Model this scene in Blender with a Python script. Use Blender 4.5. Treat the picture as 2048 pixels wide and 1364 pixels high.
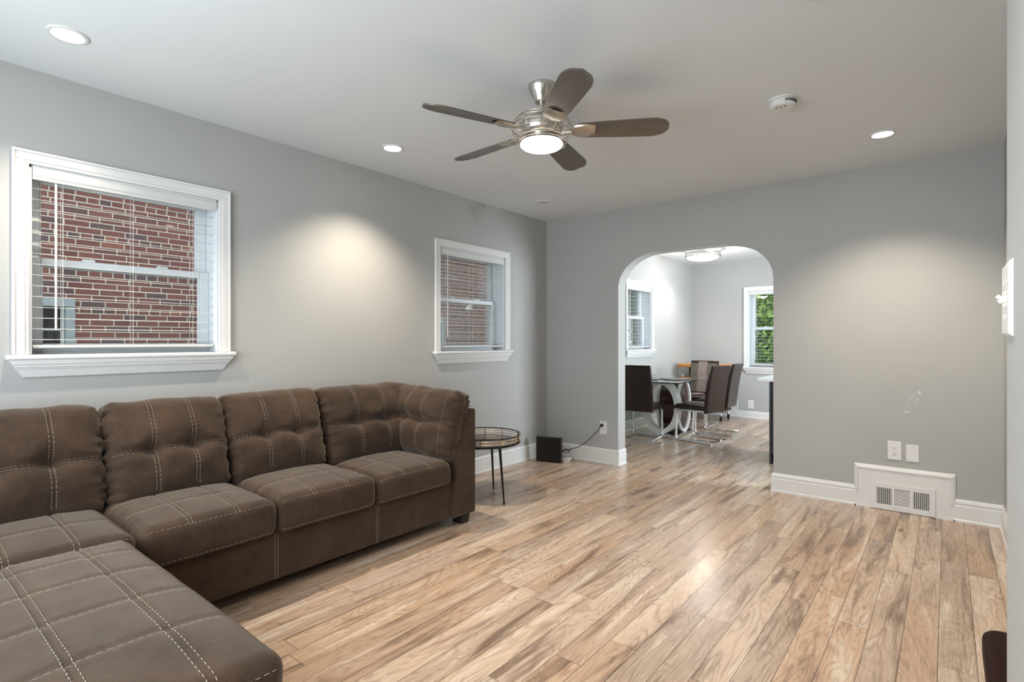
import bpy, bmesh, math, random
from mathutils import Vector, Matrix, noise
PI = math.pi
random.seed(7)
S = bpy.context.scene
COL = S.collection
for o in list(bpy.data.objects):
    bpy.data.objects.remove(o)

# ---------------------------------------------------------------- camera, sky, exposure
H = 2.443
cam = bpy.data.objects.new('camera', bpy.data.cameras.new('camera'))
COL.objects.link(cam)
cam.location = (3.273, -4.60, 1.19)
cam.rotation_euler = (PI/2, 0, math.atan2(871, 1070))
cam.data.sensor_width = 36.0
cam.data.lens = 36.0*1070/2048
cam.data.clip_start = 0.02
S.camera = cam
vs = S.view_settings
vs.view_transform = 'Standard'
vs.look = 'None'
vs.gamma = 1
vs.use_curve_mapping = False
vs.exposure = 0.66

WARM = (1.0, 0.86, 0.69)
NEUT = (1.0, 0.96, 0.91)
FILL_COL = (0.84, 0.93, 1.0)
w = bpy.data.worlds.new('overcast_sky')
S.world = w
w.use_nodes = True
wn = w.node_tree.nodes
wl = w.node_tree.links
bg = wn['Background']
sky = wn.new('ShaderNodeTexSky')
sky.sky_type = 'HOSEK_WILKIE'
sky.turbidity = 6.0
sky.sun_direction = (0.3, -0.5, 0.8)
mixw = wn.new('ShaderNodeMixRGB')
mixw.inputs[0].default_value = 0.8
mixw.inputs[2].default_value = (0.92, 0.97, 1.0, 1)
wl.new(sky.outputs[0], mixw.inputs[1])
wl.new(mixw.outputs[0], bg.inputs[0])
bg.inputs[1].default_value = 1.6

def area_light(name, loc, rot, sx, sy, power, col):
    l = bpy.data.lights.new(name, 'AREA')
    l.shape = 'RECTANGLE'; l.size = sx; l.size_y = sy
    l.energy = power; l.color = col
    o = bpy.data.objects.new(name, l); COL.objects.link(o)
    o.location = loc; o.rotation_euler = rot
    return o
# added area lights that fill the rooms through unseen front and kitchen openings
area_light('front_fill_light', (1.75, -5.45, 1.45), (PI/2+math.radians(16), 0, 0), 2.5, 1.5, 66, FILL_COL)
area_light('kitchen_fill_light', (4.33, 1.42, 1.5), (PI/2+math.radians(8), 0, PI/2), 1.4, 1.2, 125, FILL_COL)

# ---------------------------------------------------------------- node helpers
def lin(c):
    return tuple((x/12.92 if x <= .04045 else ((x+.055)/1.055)**2.4) for x in c)
def rgb(r, g, b):
    return lin((r/255, g/255, b/255)) + (1,)
class T:
    def __init__(s, name):
        s.m = bpy.data.materials.new(name); s.m.use_nodes = True
        s.t = s.m.node_tree; s.p = s.t.nodes['Principled BSDF']; s.out = s.t.nodes['Material Output']
    def n(s, typ, ins=None, **props):
        x = s.t.nodes.new('ShaderNode'+typ)
        for k, v in props.items(): setattr(x, k, v)
        for k, v in (ins or {}).items(): s.set(x, k, v)
        return x
    def set(s, x, k, v):
        if isinstance(v, bpy.types.NodeSocket): s.t.links.new(v, x.inputs[k])
        elif isinstance(v, bpy.types.Node): s.t.links.new(v.outputs[0], x.inputs[k])
        else: x.inputs[k].default_value = v
    def ma(s, op, a, b=0.0, c=0.0, clamp=False):
        x = s.t.nodes.new('ShaderNodeMath'); x.operation = op; x.use_clamp = clamp
        s.set(x, 0, a); s.set(x, 1, b); s.set(x, 2, c)
        return x.outputs[0]
    def ramp(s, fac, stops, interp='LINEAR'):
        x = s.t.nodes.new('ShaderNodeValToRGB'); x.color_ramp.interpolation = interp
        e = x.color_ramp.elements
        while len(e) < len(stops): e.new(0.5)
        for i, (p, c) in enumerate(stops):
            e[i].position = p; e[i].color = c if len(c) == 4 else tuple(c)+(1,)
        s.set(x, 0, fac)
        return x.outputs[0]
    def mix(s, f, a, b, mode='MIX'):
        x = s.t.nodes.new('ShaderNodeMixRGB'); x.blend_type = mode
        s.set(x, 0, f); s.set(x, 1, a); s.set(x, 2, b)
        return x.outputs[0]
    def noise(s, vec, scale, detail=3, rough=.5, dist=0.0):
        x = s.n('TexNoise', {'Scale': scale, 'Detail': detail, 'Roughness': rough, 'Distortion': dist})
        s.set(x, 'Vector', vec)
        return x.outputs[0]
    def obj(s):
        return s.n('TexCoord').outputs['Object']
    def bump(s, h, strength=.2, dist=.01):
        b = s.n('Bump', {'Strength': strength, 'Distance': dist, 'Height': h})
        s.set(s.p, 'Normal', b)
    def xyz(s, v):
        return s.n('SeparateXYZ', {0: v}).outputs
    def comb(s, x, y, z):
        return s.n('CombineXYZ', {0: x, 1: y, 2: z}).outputs[0]
    def mr(s, v, a, b, c=0.0, d=1.0):
        x = s.n('MapRange', {0: v, 1: a, 2: b, 3: c, 4: d})
        return x.outputs[0]
    def smooth(s, v, a, b):
        x = s.n('MapRange', {0: v, 1: a, 2: b, 3: 0.0, 4: 1.0}, interpolation_type='SMOOTHSTEP')
        return x.outputs[0]

def simple(name, col, rough=.5, metal=0.0, var=.04, scale=30, coat=0.0, spec=.5, bump=0.0):
    t = T(name)
    c = Vector(col[:3])
    nz = t.noise(t.obj(), scale, 3)
    t.set(t.p, 'Base Color', t.ramp(nz, [(.3, tuple(c*(1-var))), (.7, tuple(min(1, x*(1+var)) for x in c))]))
    t.set(t.p, 'Roughness', rough); t.set(t.p, 'Metallic', metal)
    t.set(t.p, 'Coat Weight', coat); t.set(t.p, 'Specular IOR Level', spec)
    if bump: t.bump(nz, bump, .002)
    return t.m
def emit(name, col, strength):
    t = T(name)
    t.set(t.p, 'Base Color', (.9, .9, .88, 1)); t.set(t.p, 'Emission Color', tuple(col)+(1,)); t.set(t.p, 'Emission Strength', strength)
    return t.m

# ---------------------------------------------------------------- materials
MAT = {}
def wall_paint():
    t = T('grey_wall_paint')
    o = t.obj(); x = t.xyz(o)
    n1 = t.noise(o, 1.3, 2); n2 = t.noise(o, 160, 2)
    base = t.ramp(n1, [(.3, (.378, .380, .370)), (.7, (.400, .402, .392))])
    # old water stain below the ceiling on the left wall, near the far end
    dy = t.ma('DIVIDE', t.ma('SUBTRACT', x[1], -1.08), .15)
    dz = t.ma('DIVIDE', t.ma('SUBTRACT', x[2], 2.38), .15)
    dx = t.ma('MULTIPLY', x[0], 12.0)
    r = t.ma('SQRT', t.ma('ADD', t.ma('ADD', t.ma('MULTIPLY', dy, dy), t.ma('MULTIPLY', dz, dz)), t.ma('MULTIPLY', dx, dx)))
    r = t.ma('ADD', r, t.ma('MULTIPLY', t.ma('SUBTRACT', t.noise(o, 8, 4, .6), .5), 2.4))
    edge = t.ma('SUBTRACT', 1.0, t.smooth(r, .62, 1.0))
    stain = t.mix(t.ma('MULTIPLY', edge, t.mr(t.noise(o, 14, 3), .3, .7, .05, .42)), base, (.20, .20, .175, 1))
    # pale scuff marks right of the arch above the sockets
    px = t.ma('SUBTRACT', x[0], 3.083); pz = t.ma('SUBTRACT', x[2], .765)
    a = t.ma('ADD', t.ma('MULTIPLY', px, .87), t.ma('MULTIPLY', pz, -.46))
    b = t.ma('ADD', t.ma('MULTIPLY', px, .46), t.ma('MULTIPLY', pz, .87))
    q = t.ma('SQRT', t.ma('ADD', t.ma('POWER', t.ma('DIVIDE', a, .019), 2.0), t.ma('POWER', t.ma('DIVIDE', b, .085), 2.0)))
    ring = t.ma('SUBTRACT', 1.0, t.smooth(t.ma('ABSOLUTE', t.ma('SUBTRACT', q, 1.0)), .04, .14))
    ring = t.ma('MULTIPLY', ring, t.smooth(t.noise(o, 45, 3), .46, .58))
    ring = t.ma('MULTIPLY', ring, t.ma('LESS_THAN', t.ma('ABSOLUTE', x[1]), .01))
    col = t.mix(t.ma('MULTIPLY', ring, .55), stain, (.8, .8, .78, 1))
    t.set(t.p, 'Base Color', col); t.set(t.p, 'Roughness', .55); t.set(t.p, 'Specular IOR Level', .35)
    t.bump(n2, .08, .002)
    return t.m
MAT['wall'] = wall_paint()
MAT['ceiling'] = simple('white_ceiling_paint', (.69, .72, .74), .7, var=.01, scale=2)
MAT['trim'] = simple('white_gloss_trim', (.67, .67, .66), .32, var=.015, scale=8)
MAT['vinyl'] = simple('white_window_vinyl', (.66, .70, .73), .35, var=.01)
MAT['blind'] = simple('white_faux_wood_blind', (.58, .59, .58), .4, var=.02)
MAT['oldframe'] = simple('weathered_grey_paint', (.36, .40, .42), .6, var=.08, scale=12)
MAT['cord'] = simple('white_cord', (.7, .7, .68), .8)
MAT['plastic'] = simple('white_plastic', (.68, .68, .67), .35, var=.01)
MAT['ivory'] = simple('ivory_plastic', (.78, .74, .64), .4, var=.01)
MAT['black'] = simple('black_plastic', (.006, .006, .007), .3, var=.1)
MAT['dark'] = simple('dark_gap', (.02, .02, .02), .8)
MAT['slot'] = simple('grey_vent_shadow', (.03, .03, .03), .8)
MAT['nickel'] = simple('brushed_nickel', (.60, .57, .52), .28, 1.0, var=.08, scale=60)
MAT['blade'] = simple('satin_bronze_fan_blade', (.19, .165, .14), .34, .7, var=.06, scale=12)
MAT['bracket'] = simple('satin_nickel_blade_holder', (.55, .50, .43), .35, .9, var=.05)
MAT['chrome'] = simple('chrome', (.78, .79, .80), .08, 1.0, var=.01)
MAT['steel'] = simple('polished_steel_plate', (.60, .60, .60), .18, 1.0, var=.02)
MAT['blackmetal'] = simple('black_lacquered_metal', (.012, .010, .009), .3, .3, var=.1)
MAT['gold'] = simple('brass', (.75, .50, .24), .25, 1.0, var=.05)
MAT['foot'] = simple('black_wood_foot', (.012, .010, .009), .45, var=.2)
MAT['leather'] = simple('dark_brown_leatherette', (.022, .012, .0085), .30, var=.15, scale=14, spec=.35, bump=.05)
MAT['stripe'] = simple('mauve_brown_fabric', (.20, .15, .13), .8, var=.1, scale=60)
MAT['facefab'] = simple('brown_grey_fabric', (.095, .075, .060), .8, var=.12, scale=60)
MAT['whitelac'] = simple('white_lacquer', (.78, .77, .74), .12, var=.01, coat=.3)
MAT['counter'] = simple('white_quartz', (.85, .85, .85), .2, var=.02)
MAT['cabinet'] = simple('espresso_cabinet', (.012, .011, .014), .35, var=.1)
MAT['thread'] = simple('cream_thread', (.24, .205, .165), .8)
MAT['mahogany'] = simple('dark_red_brown_leather', (.016, .0035, .0025), .5, var=.2, spec=.07, bump=.05)
MAT['bulb'] = emit('lit_opal_glass', (1.0, .95, .86), 2.2)
MAT['flush'] = emit('lit_opal_dish', (1.0, .96, .90), 1.5)
MAT['led'] = emit('lit_downlight_lens', (1.0, .97, .92), 7.0)
MAT['offlens'] = simple('unlit_downlight_lens', (.55, .55, .54), .5)
MAT['mat'] = simple('silver_woven_ring', (.28, .28, .27), .4, .6, var=.3, scale=90)

def glass(name, tint=(1, 1, 1), gl=.07, rough=.02):
    t = T(name)
    tr = t.n('BsdfTransparent', {'Color': tint+(1,)})
    g = t.n('BsdfGlossy', {'Color': (1, 1, 1, 1), 'Roughness': rough})
    fr = t.n('Fresnel', {'IOR': 1.45})
    f = t.ma('MULTIPLY', fr.outputs[0], gl*14, clamp=True)
    mx = t.n('MixShader'); t.set(mx, 0, f); t.set(mx, 1, tr); t.set(mx, 2, g)
    t.t.links.new(mx.outputs[0], t.out.inputs[0])
    return t.m
MAT['glass'] = glass('clear_window_glass', (.95, .97, .97), .05)
MAT['tableglass'] = glass('table_glass', (.86, .92, .90), .075)
MAT['traymirror'] = simple('dark_tinted_mirror', (.10, .07, .05), .08, .8)

def floor_mat():
    t = T('oak_plank_floor')
    o = t.obj(); x = t.xyz(o)
    W, L = .1125, 1.22
    u = t.ma('DIVIDE', t.ma('ADD', x[0], 10.03), W)
    row = t.ma('FLOOR', u); fu = t.ma('FRACT', u)
    rnd = t.n('TexWhiteNoise', {'W': row}, noise_dimensions='1D').outputs[0]
    v = t.ma('ADD', t.ma('DIVIDE', t.ma('ADD', x[1], 20.0), L), t.ma('MULTIPLY', rnd, 7.31))
    col = t.ma('FLOOR', v); fv = t.ma('FRACT', v)
    wn_ = t.n('TexWhiteNoise', {'Vector': t.comb(row, col, 0.0)}, noise_dimensions='2D')
    r1 = wn_.outputs[0]; rc = t.xyz(wn_.outputs[1])
    # coordinates of the print, shifted plank by plank
    ox = t.ma('ADD', x[0], t.ma('MULTIPLY', rc[0], 37.0)); oy = t.ma('ADD', x[1], t.ma('MULTIPLY', rc[1], 53.0))
    g1 = t.comb(t.ma('MULTIPLY', ox, 7.0), t.ma('MULTIPLY', oy, 1.5), t.ma('MULTIPLY', r1, 9.0))
    field = t.noise(g1, 1.0, 2, .5, .6)
    rings = t.ma('FRACT', t.ma('MULTIPLY', field, 17.0))
    rings = t.ma('ABSOLUTE', t.ma('SUBTRACT', t.ma('MULTIPLY', rings, 2.0), 1.0))
    line = t.ma('SUBTRACT', 1.0, t.smooth(rings, .0, .55))
    cloud = t.noise(t.comb(t.ma('MULTIPLY', ox, 13.0), t.ma('MULTIPLY', oy, 1.25), t.ma('MULTIPLY', r1, 5.0)), 1.0, 4, .55, .7)
    fine = t.noise(t.comb(t.ma('MULTIPLY', ox, 230.0), t.ma('MULTIPLY', oy, 9.0), r1), 1.0, 3, .6)
    tone = t.ramp(r1, [(0.0, rgb(172, 145, 123)), (.3, rgb(190, 160, 132)), (.55, rgb(167, 146, 129)), (.8, rgb(198, 174, 151)), (1.0, rgb(180, 160, 144))])
    c = t.mix(t.smooth(cloud, .50, .70), tone, rgb(118, 96, 80))
    c = t.mix(t.ma('MULTIPLY', t.smooth(cloud, .46, .30), .65), c, rgb(214, 201, 184))
    c = t.mix(t.ma('MULTIPLY', line, t.mr(t.noise(g1, 2.3, 2), .35, .65, .12, .48)), c, rgb(108, 82, 65))
    c = t.mix(t.ma('MULTIPLY', t.smooth(fine, .48, .72), .38), c, rgb(110, 84, 66))
    c = t.mix(t.ma('MULTIPLY', t.smooth(fine, .50, .30), .18), c, rgb(232, 216, 196))
    # small knots
    vor = t.n('TexVoronoi', {'Vector': t.comb(t.ma('MULTIPLY', ox, 3.0), t.ma('MULTIPLY', oy, 1.1), r1), 'Scale': 1.2})
    c = t.mix(t.ma('MULTIPLY', t.ma('SUBTRACT', 1.0, t.smooth(vor.outputs[0], .02, .085)), .75), c, rgb(104, 76, 58))
    du = t.ma('MULTIPLY', t.ma('SUBTRACT', .5, t.ma('ABSOLUTE', t.ma('SUBTRACT', fu, .5))), W)
    dv = t.ma('MULTIPLY', t.ma('SUBTRACT', .5, t.ma('ABSOLUTE', t.ma('SUBTRACT', fv, .5))), L)
    d = t.ma('MINIMUM', du, dv)
    gap = t.ma('SUBTRACT', 1.0, t.smooth(d, .0007, .0018))
    c = t.mix(t.ma('MULTIPLY', gap, .8), c, rgb(62, 45, 36))
    t.set(t.p, 'Base Color', c)
    t.set(t.p, 'Roughness', t.mr(fine, .2, .8, .20, .32))
    t.set(t.p, 'Specular IOR Level', .55)
    hgt = t.ma('SUBTRACT', t.ma('MULTIPLY', fine, .12), gap)
    t.bump(hgt, .25, .0012)
    return t.m
MAT['floor'] = floor_mat()

def sofa_mat(name, c1, c2):
    t = T(name)
    o = t.obj()
    n1 = t.noise(o, 5, 4, .6); n2 = t.noise(o, 420, 3, .7); n3 = t.noise(o, 30, 3, .6)
    c = t.ramp(n1, [(.32, c1), (.70, c2)])
    c = t.mix(t.ma('MULTIPLY', t.smooth(n3, .45, .75), .25), c, tuple(v*1.5 for v in c2[:3])+(1,))
    c = t.mix(t.smooth(n2, .35, .7), t.mix(.35, c, (0, 0, 0, 1)), c)
    t.set(t.p, 'Base Color', c); t.set(t.p, 'Roughness', .85); t.set(t.p, 'Specular IOR Level', .2)
    t.set(t.p, 'Sheen Weight', .32); t.set(t.p, 'Sheen Roughness', .45); t.set(t.p, 'Sheen Tint', (.72, .64, .55, 1))
    t.bump(t.ma('ADD', n2, t.ma('MULTIPLY', n3, .6)), .3, .003)
    return t.m
MAT['sofa'] = sofa_mat('brown_microfibre', rgb(55, 42, 32), rgb(76, 58, 44))

def brick_mat():
    t = T('red_brick_wall')
    x = t.xyz(t.obj())
    hc = .0677
    zz = t.ma('DIVIDE', t.ma('ADD', x[2], 2.0), hc)
    row = t.ma('FLOOR', zz); fz = t.ma('FRACT', zz)
    head = t.ma('LESS_THAN', t.ma('MODULO', t.ma('ADD', row, 1.0), 6.0), .5)
    Lb = t.ma('ADD', .222, t.ma('MULTIPLY', head, -.111))
    off = t.ma('MULTIPLY', t.n('TexWhiteNoise', {'W': row}, noise_dimensions='1D').outputs[0], .06)
    off = t.ma('ADD', off, t.ma('MULTIPLY', t.ma('MODULO', row, 2.0), .111))
    yy = t.ma('DIVIDE', t.ma('ADD', t.ma('ADD', t.ma('ADD', x[1], x[0]), 20.0), off), Lb)
    cl = t.ma('FLOOR', yy); fy = t.ma('FRACT', yy)
    wob = t.ma('MULTIPLY', t.ma('SUBTRACT', t.noise(t.obj(), 40, 2), .5), .004)
    dz = t.ma('MULTIPLY', t.ma('SUBTRACT', .5, t.ma('ABSOLUTE', t.ma('SUBTRACT', fz, .5))), hc)
    dy = t.ma('MULTIPLY', t.ma('SUBTRACT', .5, t.ma('ABSOLUTE', t.ma('SUBTRACT', fy, .5))), Lb)
    d = t.ma('ADD', t.ma('MINIMUM', dz, dy), wob)
    m = t.smooth(d, .0045, .0065)
    rv = t.n('TexWhiteNoise', {'Vector': t.comb(row, cl, 0.0)}, noise_dimensions='2D').outputs[0]
    bc = t.ramp(rv, [(0, rgb(112, 74, 68)), (.35, rgb(132, 86, 78)), (.7, rgb(120, 76, 72)), (.86, rgb(92, 74, 78)), (.95, rgb(108, 84, 84)), (1, rgb(158, 98, 76))])
    grit = t.noise(t.comb(t.ma('MULTIPLY', x[1], 40.0), x[0], t.ma('MULTIPLY', x[2], 160.0)), 1.0, 3, .7)
    bc = t.mix(t.ma('MULTIPLY', t.smooth(grit, .5, .75), .5), bc, rgb(60, 36, 36))
    c = t.mix(m, rgb(205, 196, 184), bc)
    t.set(t.p, 'Base Color', c); t.set(t.p, 'Roughness', .85)
    t.bump(t.ma('ADD', m, t.ma('MULTIPLY', grit, .4)), .6, .006)
    return t.m
MAT['brick'] = brick_mat()

def leaf_mat(name, a, b):
    t = T(name)
    g = t.n('NewGeometry')
    c = t.ramp(g.outputs['Random Per Island'], [(0, a), (.7, b), (1, tuple(min(1, v*1.5) for v in b[:3])+(1,))])
    t.set(t.p, 'Base Color', c); t.set(t.p, 'Roughness', .5)
    tl = t.n('BsdfTranslucent', {'Color': c})
    mx = t.n('MixShader', {0: .35}); t.set(mx, 1, t.p.outputs[0]); t.set(mx, 2, tl)
    t.t.links.new(mx.outputs[0], t.out.inputs[0])
    return t.m
MAT['leaf'] = leaf_mat('green_leaves', rgb(84, 120, 58), rgb(176, 206, 120))
MAT['leafdark'] = leaf_mat('dark_green_leaves', rgb(40, 62, 40), rgb(76, 108, 66))
MAT['bark'] = simple('brown_bark', (.10, .075, .055), .9, var=.3, scale=20)
MAT['lawn'] = simple('outdoor_lawn', (.12, .17, .07), .9, var=.3, scale=6)

def wood(name, a, b, sx=(3, 40, 40), rough=.4):
    t = T(name)
    o = t.n('Mapping', {'Vector': t.obj(), 'Scale': sx})
    n1 = t.noise(o.outputs[0], 1.0, 4, .6, 1.0)
    t.set(t.p, 'Base Color', t.ramp(n1, [(.3, a), (.7, b)])); t.set(t.p, 'Roughness', rough)
    return t.m
MAT['cartwood'] = wood('orange_wood_top', rgb(176, 110, 52), rgb(206, 142, 76))
MAT['wenge'] = wood('dark_wenge_veneer', rgb(40, 24, 17), rgb(70, 44, 32), (30, 30, 3), .25)

# ---------------------------------------------------------------- mesh helpers
ORG = {}
def lk(o):
    COL.objects.link(o); return o
class MB:
    def __init__(s, xf=None):
        s.v = []; s.f = []; s.xf = xf
    def add(s, vs_, fs):
        b = len(s.v)
        s.v += [Vector(p) for p in vs_]
        s.f += [tuple(i+b for i in f) for f in fs]
        return s
    def box(s, x0, x1, y0, y1, z0, z1):
        x0, x1 = min(x0, x1), max(x0, x1); y0, y1 = min(y0, y1), max(y0, y1); z0, z1 = min(z0, z1), max(z0, z1)
        p = [(x, y, z) for z in (z0, z1) for y in (y0, y1) for x in (x0, x1)]
        return s.add(p, [(0, 2, 3, 1), (4, 5, 7, 6), (0, 1, 5, 4), (2, 6, 7, 3), (0, 4, 6, 2), (1, 3, 7, 5)])
    def prism(s, poly, axis, a, b):
        n = len(poly)
        def P(q, h):
            return {0: (h, q[0], q[1]), 1: (q[0], h, q[1]), 2: (q[0], q[1], h)}[axis]
        vs_ = [P(q, a) for q in poly] + [P(q, b) for q in poly]
        fs = [tuple(range(n-1, -1, -1)), tuple(range(n, 2*n))] + [(i, (i+1) % n, n+(i+1) % n, n+i) for i in range(n)]
        return s.add(vs_, fs)
    def loft(s, sections, closed_sec=True, cap=True, loop=False):
        n = len(sections[0]); vs_ = [p for sec in sections for p in sec]; fs = []
        m = len(sections)
        for k in range(m if loop else m-1):
            k2 = (k+1) % m
            for i in range(n if closed_sec else n-1):
                j = (i+1) % n
                fs.append((k*n+i, k*n+j, k2*n+j, k2*n+i))
        if cap and not loop and closed_sec:
            fs.append(tuple(range(n-1, -1, -1))); fs.append(tuple((m-1)*n+i for i in range(n)))
        return s.add(vs_, fs)
    def tube(s, pts, r, n=8, loop=False, r_end=None):
        pts = [Vector(p) for p in pts]; m = len(pts); secs = []
        prev = None
        for i, p in enumerate(pts):
            if loop: d = pts[(i+1) % m]-pts[i-1]
            else: d = pts[min(i+1, m-1)]-pts[max(i-1, 0)]
            d.normalize()
            if prev is None:
                up = Vector((0, 0, 1)) if abs(d.z) < .9 else Vector((1, 0, 0))
                a = d.cross(up).normalized()
            else:
                a = (prev-d*prev.dot(d)).normalized()
            prev = a; b = d.cross(a)
            rr = r if r_end is None else r+(r_end-r)*i/(m-1)
            secs.append([p+(a*math.cos(2*PI*k/n)+b*math.sin(2*PI*k/n))*rr for k in range(n)])
        return s.loft(secs, loop=loop)
    def lathe(s, prof, c=(0, 0, 0), n=40, ring=False):
        secs = [[(c[0]+max(r, 1e-5)*math.cos(2*PI*k/n), c[1]+max(r, 1e-5)*math.sin(2*PI*k/n), c[2]+z) for k in range(n)] for r, z in prof]
        return s.loft(secs, cap=not ring, loop=ring)
    def torus(s, c, R, r, n=48, m=8, axis=2):
        pts = []
        for k in range(n):
            a = 2*PI*k/n
            q = (R*math.cos(a), R*math.sin(a))
            pts.append({2: (c[0]+q[0], c[1]+q[1], c[2]), 1: (c[0]+q[0], c[1], c[2]+q[1]), 0: (c[0], c[1]+q[0], c[2]+q[1])}[axis])
        return s.tube(pts, r, m, loop=True)
    def build(s, name, mat, parent=None, loc=None, smooth=False, bevel=0, seg=2, local=False, merge=False):
        xf = s.xf or (lambda p: p)
        org = Vector((0, 0, 0))
        if parent is not None and not local: org = ORG.get(parent.name, Vector((0, 0, 0)))
        if loc is not None: org = Vector(loc)
        me = bpy.data.meshes.new(name)
        me.from_pydata([Vector(xf(p))-org for p in s.v], [], s.f)
        bm = bmesh.new(); bm.from_mesh(me)
        if merge: bmesh.ops.remove_doubles(bm, verts=bm.verts, dist=1e-5)
        bmesh.ops.recalc_face_normals(bm, faces=bm.faces)
        bm.to_mesh(me); bm.free()
        me.materials.append(MAT[mat] if isinstance(mat, str) else mat)
        o = lk(bpy.data.objects.new(name, me))
        if parent is not None:
            o.parent = parent; ORG[o.name] = ORG.get(parent.name, Vector((0, 0, 0)))
        elif loc is not None:
            o.location = loc; ORG[o.name] = Vector(loc)
        if bevel:
            b = o.modifiers.new('bevel', 'BEVEL'); b.width = bevel; b.segments = seg; b.limit_method = 'ANGLE'; b.angle_limit = math.radians(40)
        if smooth:
            for p in me.polygons: p.use_smooth = True
            try: me.set_sharp_from_angle(angle=math.radians(38))
            except Exception: pass
        return o
def tag(o, label, cat, group=None, kind=None):
    o['label'] = label; o['category'] = cat
    if group: o['group'] = group
    if kind: o['kind'] = kind
    return o
def thing(name, loc, label, cat, group=None, kind=None, rz=0):
    o = lk(bpy.data.objects.new(name, None)); o.empty_display_size = .1
    o.location = loc; o.rotation_euler = (0, 0, rz)
    ORG[o.name] = Vector(loc)
    return tag(o, label, cat, group, kind)
def struct(o, label, cat):
    return tag(o, label, cat, None, 'structure')
def kids(o): return [c for c in bpy.data.objects if c.parent == o]
def dup(root, loc, rz, label):
    r = root.copy(); lk(r); r.location = loc; r.rotation_euler = (0, 0, rz); r['label'] = label
    for ch in kids(root):
        c = ch.copy(); lk(c); c.parent = r
        for g in kids(ch):
            d = g.copy(); lk(d); d.parent = c
    return r
def lamp(name, typ, loc, power, col, parent=None, radius=.04, spot=None, blend=1.0, rot=(0, 0, 0)):
    l = bpy.data.lights.new(name, typ); l.energy = power; l.color = col
    l.shadow_soft_size = radius
    if spot: l.spot_size = math.radians(spot); l.spot_blend = blend
    o = lk(bpy.data.objects.new(name, l)); o.rotation_euler = rot
    if parent: o.parent = parent; o.location = Vector(loc)-ORG[parent.name]
    else: o.location = loc
    return o

# ---------------------------------------------------------------- the room
XR, YF, YB, TH = 3.55, -5.30, 4.15, .14
WIN = dict(one=(-4.096, -3.272, 1.128, 2.003), two=(-1.532, -.690, 1.105, 1.978), three=(1.82, 2.555, 1.075, 1.945), far=(.875, 1.62, .79, 1.965), front=(.6, 2.9, .7, 2.15))
def wall_grid(m, u0, u1, v0, v1, holes, w0, w1):
    us = sorted({u0, u1, *[h[0] for h in holes], *[h[1] for h in holes]})
    vs_ = sorted({v0, v1, *[h[2] for h in holes], *[h[3] for h in holes]})
    for a, b in zip(us, us[1:]):
        for c, d in zip(vs_, vs_[1:]):
            if any(h[0]-1e-6 <= a and b <= h[1]+1e-6 and h[2]-1e-6 <= c and d <= h[3]+1e-6 for h in holes): continue
            m.box(a, b, c, d, w0, w1)
LX = lambda p: (p[2], p[0], p[1])                     # wall frame (along, up, out of wall) -> left wall
FX = lambda p: (p[0], YB-p[2], p[1])                  # far dining wall, facing the camera
FRX = lambda p: (-p[0]+3.5, YF+p[2], p[1])            # front wall
m = MB(LX); wall_grid(m, YF-.2, YB+.2, 0, H, [WIN['one'], WIN['two'], WIN['three']], -.22, 0)
struct(m.build('wall_left', 'wall'), 'grey painted side wall with the two living room windows', 'wall')
m = MB(FX); wall_grid(m, 0, 4.3, 0, H, [WIN['far']], -.22, 0)
struct(m.build('wall_far', 'wall'), 'grey end wall of the dining room seen through the arch', 'wall')
m = MB(FRX); wall_grid(m, 0, 3.5, 0, H, [WIN['front']], -.08, 0)  # opening added behind the camera to let the fill light in
struct(m.build('wall_front', 'wall'), 'grey wall behind the viewer with an added, unseen picture window', 'wall')
m = MB().box(XR, XR+.1, -3.25, 0, 0, H); m.box(XR, XR+.1, -3.25, -3.15, 0, H)
struct(m.build('wall_right', 'wall'), 'grey right-hand wall, seen only as a sliver beside the pale near wall', 'wall')
m = MB().box(3.357, XR+.1, YF-.08, -3.268, 0, H)
struct(m.build('wall_near', 'wall', bevel=.006), 'pale near wall at the right edge of the view carrying the light switches', 'wall')
m = MB().box(4.3, 4.4, TH, .70, 0, H); m.box(4.3, 4.4, 2.14, YB, 0, H); m.box(4.3, 4.4, .70, 2.14, 0, .88); m.box(4.3, 4.4, .70, 2.14, 2.12, H)  # window gap added out of view for the kitchen fill light
struct(m.build('wall_kitchen', 'wall'), 'kitchen side wall with an added window for fill light, out of view behind the arch wall', 'wall')
# back wall with the arch
AX0, AX1, AZ, AT, ARX = .836, 2.202, 1.69, 2.002, .39
def arch_pts():
    pts = [(AX0, 0), (AX0, AZ)]
    for k in range(1, 17):
        a = PI-k/16*PI/2
        pts.append((AX0+ARX+ARX*math.cos(a), AZ+(AT-AZ)*math.sin(a)))
    for k in range(0, 17):
        a = PI/2-k/16*PI/2
        pts.append((AX1-ARX+ARX*math.cos(a), AZ+(AT-AZ)*math.sin(a)))
    pts.append((AX1, 0))
    return pts
ap = arch_pts()
m = MB()
m.box(0, AX0, 0, TH, 0, H); m.box(AX1, XR+.75, 0, TH, 0, H)
for (xa, za), (xb, zb) in zip(ap[1:-1], ap[2:-1]):
    if xb-xa < 1e-6: continue
    m.prism([(xa, za), (xb, zb), (xb, H), (xa, H)], 1, 0, TH)
wb = m.build('wall_back', 'wall', merge=True)
bmx = bmesh.new(); bmx.from_mesh(wb.data)
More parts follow.
